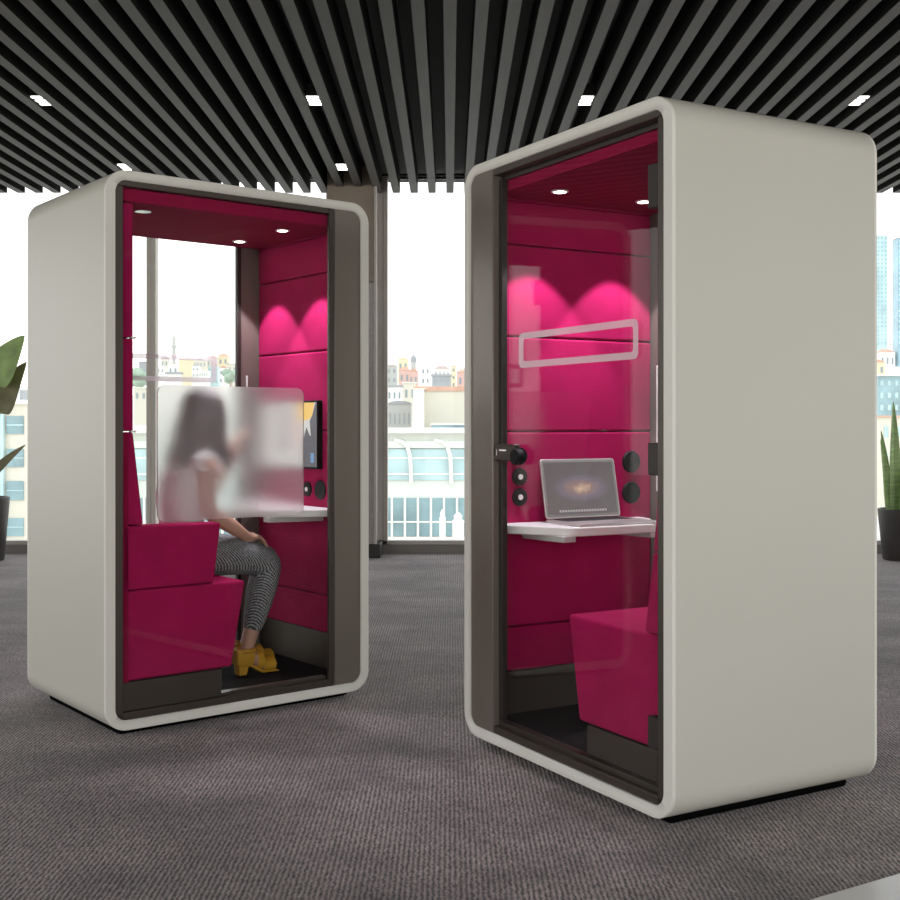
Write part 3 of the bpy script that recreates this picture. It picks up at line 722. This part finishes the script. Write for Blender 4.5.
for k in range(30):
    px = 93+13.0*k
    x = at(px, 450, OD).x-(o0.x+o1.x)/2; wv = 13.0/F_PX*OD
    fr = MB().box(x+.13, x+wv-.13, -.2, .1, oz(536), oz(498)).build('window', 'c_glass', ob, smooth=False)
    MB().box(x+.13, x+wv-.13, -.26, -.19, oz(522.5), oz(521)).build('window_bar', 'c_white', fr, smooth=False)
    MB().box(x-.14, x+.14, -.5, .0, oz(537), oz(497)).build('mullion', 'c_white', ob, smooth=False)
MB().box(-ow/2, ow/2, -.9, 0, oz(540), oz(536.5)).build('sill', 'c_white', ob, smooth=False)
MB().box(-ow/2, ow/2, -.3, .1, oz(550), oz(541)).build('lower_glazing', 'c_glass', ob, smooth=False)
for px, lb in ((442.5, 'slim white flue standing in front of the office block windows'), (458, 'wide white flue against the right edge of the centre window')):
    p = at(px, 540, 138); r = .38 if px < 450 else .68
    t = tag(empty('roof_flue', (p.x, 138, ZG)), lb, 'flue')
    zt = at(px, 517 if px < 450 else 520, 138).z-ZG
    MB().lathe([(r, 0), (r, zt)], (0, 0, 0), 16).build('pipe', 'c_white', t)
    MB().lathe([(r*.7, zt), (r*.75, zt+.5), (r*.25, zt+.9)], (0, 0, 0), 16).build('cowl', 'c_white', t)

# left window: office facade of stacked teal windows
LD = 95
t = tag(empty('office_facade', (at(8, 450, LD).x, LD, ZG)), 'cream office facade with stacked teal windows behind the broad-leaved plant', 'building')
def lz(py): return at(0, py, LD).z-ZG
MB().box(-6, 2.4, 0, 12, 0, lz(404)).build('wall', 'c_cream', t, smooth=False)
MB().box(-6.2, 2.6, -.4, 12, lz(404), lz(400)).build('parapet', 'c_white', t, smooth=False)
MB().box(.2, 1.5, 2, 6, lz(400), lz(389)).build('roof_box', 'c_slate', t, smooth=False)
for py0, py1 in ((416, 434), (449, 467), (481, 500), (518, 536), (556, 574)):
    for x0, x1 in ((-5.6, -4.0), (-3.8, -2.2), (-2.0, -.55), (-.1, 1.3)):
        f = MB().box(x0, x1, -.12, .1, lz(py1), lz(py0)).build('window', 'c_glass', t, smooth=False)
        MB().box(x0, x1, -.18, -.11, lz((py0+py1)/2)-.05, lz((py0+py1)/2)+.05).build('window_bar', 'c_glass_pale', f, smooth=False)
MB().box(-.45, -.2, -.5, -.1, 0, lz(408)).build('downpipe', 'c_glass_pale', t, smooth=False)

# centre window
house('flat_roof_block', 415, 480, 391, 429, 230, 'c_cream', 'c_tile', 'large plain cream block with an orange parapet beyond the centre window', 'building', 'flat', .07, 0, 0)
sk = at(448, 428, 218)
t = tag(empty('glazed_annex', (sk.x, 218, ZG)), 'low teal glazed annex in front of the cream block', 'building')
MB().box(-3.1, 3.4, 0, 6, 0, at(0, 425, 218).z-ZG).build('glazing', 'c_glass', t, smooth=False)
MB().box(-3.3, 3.6, -.2, 6.2, at(0, 425, 218).z-ZG, at(0, 423.5, 218).z-ZG).build('roof', 'c_white', t, smooth=False)
house('ribbed_hall', 388, 411, 404, 430, 240, 'c_grey', 'c_slate', 'grey hall with a curved roof left of the cream block', 'building', 'arch', .14, 5, 1, 'c_slate')
house('bright_tower_house', 413, 424, 389, 429, 226, 'c_white', 'c_white', 'narrow white stair tower joined to the cream block', 'building', 'flat', .05, 0, 0)
house('town_house', 386, 397, 366, 384, 520, 'c_grey', 'c_brown', 'grey house at the left edge of the centre window', 'house', 'hip', .2, 2, 2)
house('town_house', 398, 408, 359, 372, 640, 'c_yellow', 'c_yellow', 'yellow house standing highest in the centre window', 'house', 'gable', .2, 2, 1)
house('town_house', 399, 410, 370, 384, 540, 'c_pink', 'c_tile', 'rose house with an orange roof below the yellow house', 'house', 'hip', .3, 2, 1)
house('town_house', 409, 418, 371, 388, 480, 'c_pink', 'c_tile', 'orange-roofed house right beside the white gabled house', 'house', 'gable', .3, 2, 1)
house('town_house', 421, 430, 366, 385, 500, 'c_white', 'c_white', 'white gabled house in the middle of the centre window', 'house', 'gable', .35, 2, 2)
house('town_house', 432, 451, 376, 392, 420, 'c_slate', 'c_slate', 'blue grey flat block above the cream block', 'building', 'flat', .1, 3, 2, 'c_win')
house('town_house', 434, 450, 369, 378, 560, 'c_white', 'c_brown', 'long white house under a brown roof behind the grey flat block', 'house', 'hip', .22, 4, 1)
house('town_house', 451, 456, 366, 388, 470, 'c_yellow', 'c_yellow', 'narrow yellow house above the right half of the cream block', 'house', 'flat', .1, 1, 3)
house('town_house', 457, 470, 372, 388, 450, 'c_pink', 'c_tile', 'pale rose house at the right edge of the centre window', 'house', 'hip', .2, 2, 1)
house('town_house', 387, 402, 387, 402, 330, 'c_white', 'c_slate', 'white house with a slate roof behind the ribbed grey hall', 'house', 'flat', .12, 3, 1)
house('town_house', 403, 416, 383, 402, 350, 'c_cream', 'c_white', 'cream house behind the white stair tower', 'house', 'flat', .06, 2, 1)
dm = at(413.5, 368, 600)
t = tag(empty('domed_tower', (dm.x, 600, dm.z-14)), 'small dark domed tower on the skyline of the centre window', 'tower')
MB().box(-1.3, 1.3, -1.3, 1.3, 0, 17).build('shaft', 'c_grey', t, smooth=False)
MB().lathe([(1.6, 17), (1.7, 18.5), (1.1, 20), (.15, 21)], (0, 0, 0), 14).build('dome', 'c_slate', t)

# seen through the left booth
mn = at(174, 362, 560)
t = tag(empty('minaret', (mn.x, 560, mn.z-10)), 'slim minaret on the skyline seen through the left booth', 'tower')
MB().lathe([(1.0, 0), (.9, 17), (1.3, 17.3), (1.3, 18), (.7, 18.2), (.6, 21.5), (.05, 25)], (0, 0, 0), 12).build('shaft', 'c_grey', t)
TB = [(139, 145.5, 362, 372, 520, 'c_slate', 'c_slate', 'grey block left of the mullion seen through the left booth', 'flat', .08, 2, 2),
      (134, 147, 388, 402, 300, 'c_cream', 'c_white', 'cream house at the left of the view through the left booth', 'flat', .06, 2, 1),
      (157, 164, 366, 382, 480, 'c_white', 'c_grey', 'white house right beside the mullion seen through the left booth', 'hip', .2, 2, 2),
      (161, 168, 358, 368, 620, 'c_cream', 'c_brown', 'cream house with a brown roof left of the minaret', 'gable', .2, 2, 1),
      (166, 180, 374, 384, 430, 'c_white', 'c_slate', 'broad white house with slate roof below the minaret', 'flat', .14, 4, 1),
      (168, 178, 364, 376, 500, 'c_white', 'c_cream', 'white house directly under the minaret', 'flat', .06, 2, 1),
      (179, 192, 359, 384, 470, 'c_yellow', 'c_yellow', 'tall pale yellow house above the woman', 'flat', .04, 0, 0),
      (192, 199, 366, 384, 450, 'c_white', 'c_slate', 'narrow white house right of the pale yellow house', 'hip', .2, 2, 3),
      (193, 206, 360, 368, 640, 'c_cream', 'c_brown', 'cream house with a long brown roof on the skyline above the woman', 'gable', .12, 4, 1),
      (199, 208, 371, 384, 420, 'c_white', 'c_white', 'plain white house with a row of dark windows above the woman', 'flat', .05, 4, 2),
      (208, 218, 367, 384, 440, 'c_glass_pale', 'c_glass_pale', 'teal tinted block seen through the left booth', 'flat', .05, 3, 3),
      (207, 217, 358, 368, 650, 'c_cream', 'c_tile', 'cream house with an orange roof above the teal tinted block', 'hip', .25, 3, 1),
      (218, 228, 356, 366, 660, 'c_yellow', 'c_tile', 'yellow house highest at the right of the view through the left booth', 'hip', .25, 2, 1),
      (219, 227, 368, 384, 460, 'c_white', 'c_tile', 'white house with orange roof right of the teal tinted block', 'gable', .3, 2, 2),
      (227, 237, 364, 384, 500, 'c_cream', 'c_slate', 'cream house against the dark panel seen through the left booth', 'flat', .06, 2, 2)]
for q in TB: house('town_house', *q[:8], 'house', *q[8:])
# right window
house('glass_tower', 862, 887.5, 236, 345, 400, 'c_glass_pale', 'c_white', 'tall blue glazed tower at the far right', 'tower', 'flat', .03, 7, 26, 'c_blue')
house('glass_tower', 898, 912, 238, 345, 330, 'c_blue', 'c_white', 'second glazed tower cut by the right edge of the photo', 'tower', 'flat', .03, 5, 20, 'c_glass_pale')
house('town_house', 880, 895, 352, 368, 330, 'c_white', 'c_tile', 'white house with an orange roof below the blue tower', 'house', 'hip', .22, 3, 1)
house('town_house', 893, 910, 344, 366, 360, 'c_white', 'c_cream', 'tall white house right of the blue tower', 'house', 'flat', .05, 3, 3)
house('town_house', 872, 885, 362, 376, 270, 'c_yellow', 'c_tile', 'sand coloured house touching the edge of the right booth', 'house', 'gable', .2, 2, 1)
house('glazed_block', 878, 930, 376, 413, 180, 'c_glass', 'c_white', 'teal glazed block behind the sword-leaved plant', 'building', 'flat', .02, 7, 3, 'c_glass_pale')
house('flat_roof_block', 868, 940, 417, 470, 150, 'c_cream', 'c_tile', 'cream block with an orange ledge behind the sword-leaved plant', 'building', 'flat', .02, 6, 2, 'c_glass_pale')
def tree(px, py, dist, h, label):
    p = at(px, py, dist); t = tag(empty('tree', (p.x, dist, p.z-h)), label, 'tree')
    MB().tube([(0, 0, -4), (0, 0, h*.5)], h*.05, 8).build('trunk', 'c_brown', t)
    m = MB(); rd = random.Random(int(px))
    for k in range(9): m.ell((rd.uniform(-.25, .25)*h, rd.uniform(-.2, .2)*h, h*(.45+rd.uniform(0, .4))), (h*.22, h*.22, h*.2), 10, 7)
    m.build('crown', 'c_tree', t)
tree(136.5, 369, 380, 9, 'round green tree left of the mullion seen through the left booth')
tree(231, 369, 380, 7, 'green tree by the dark panel seen through the left booth')

# ------------------------------------------------------------------ daylight
w = bpy.data.worlds.new('hazy_sky'); S.world = w; w.use_nodes = True
n = w.node_tree.nodes; l = w.node_tree.links
bg = n['Background']
tc = n.new('ShaderNodeTexCoord'); sx = n.new('ShaderNodeSeparateXYZ'); l.new(tc.outputs['Generated'], sx.inputs[0])
r = n.new('ShaderNodeValToRGB'); l.new(sx.outputs['Z'], r.inputs[0])
r.color_ramp.elements[0].position = 0; r.color_ramp.elements[0].color = (1, .985, .955, 1)
r.color_ramp.elements[1].position = .6; r.color_ramp.elements[1].color = (.86, .93, 1, 1)
l.new(r.outputs[0], bg.inputs['Color']); bg.inputs['Strength'].default_value = 2.25

vs = S.view_settings
vs.view_transform = 'Standard'; vs.look = 'None'; vs.gamma = 1; vs.use_curve_mapping = False
vs.exposure = 0
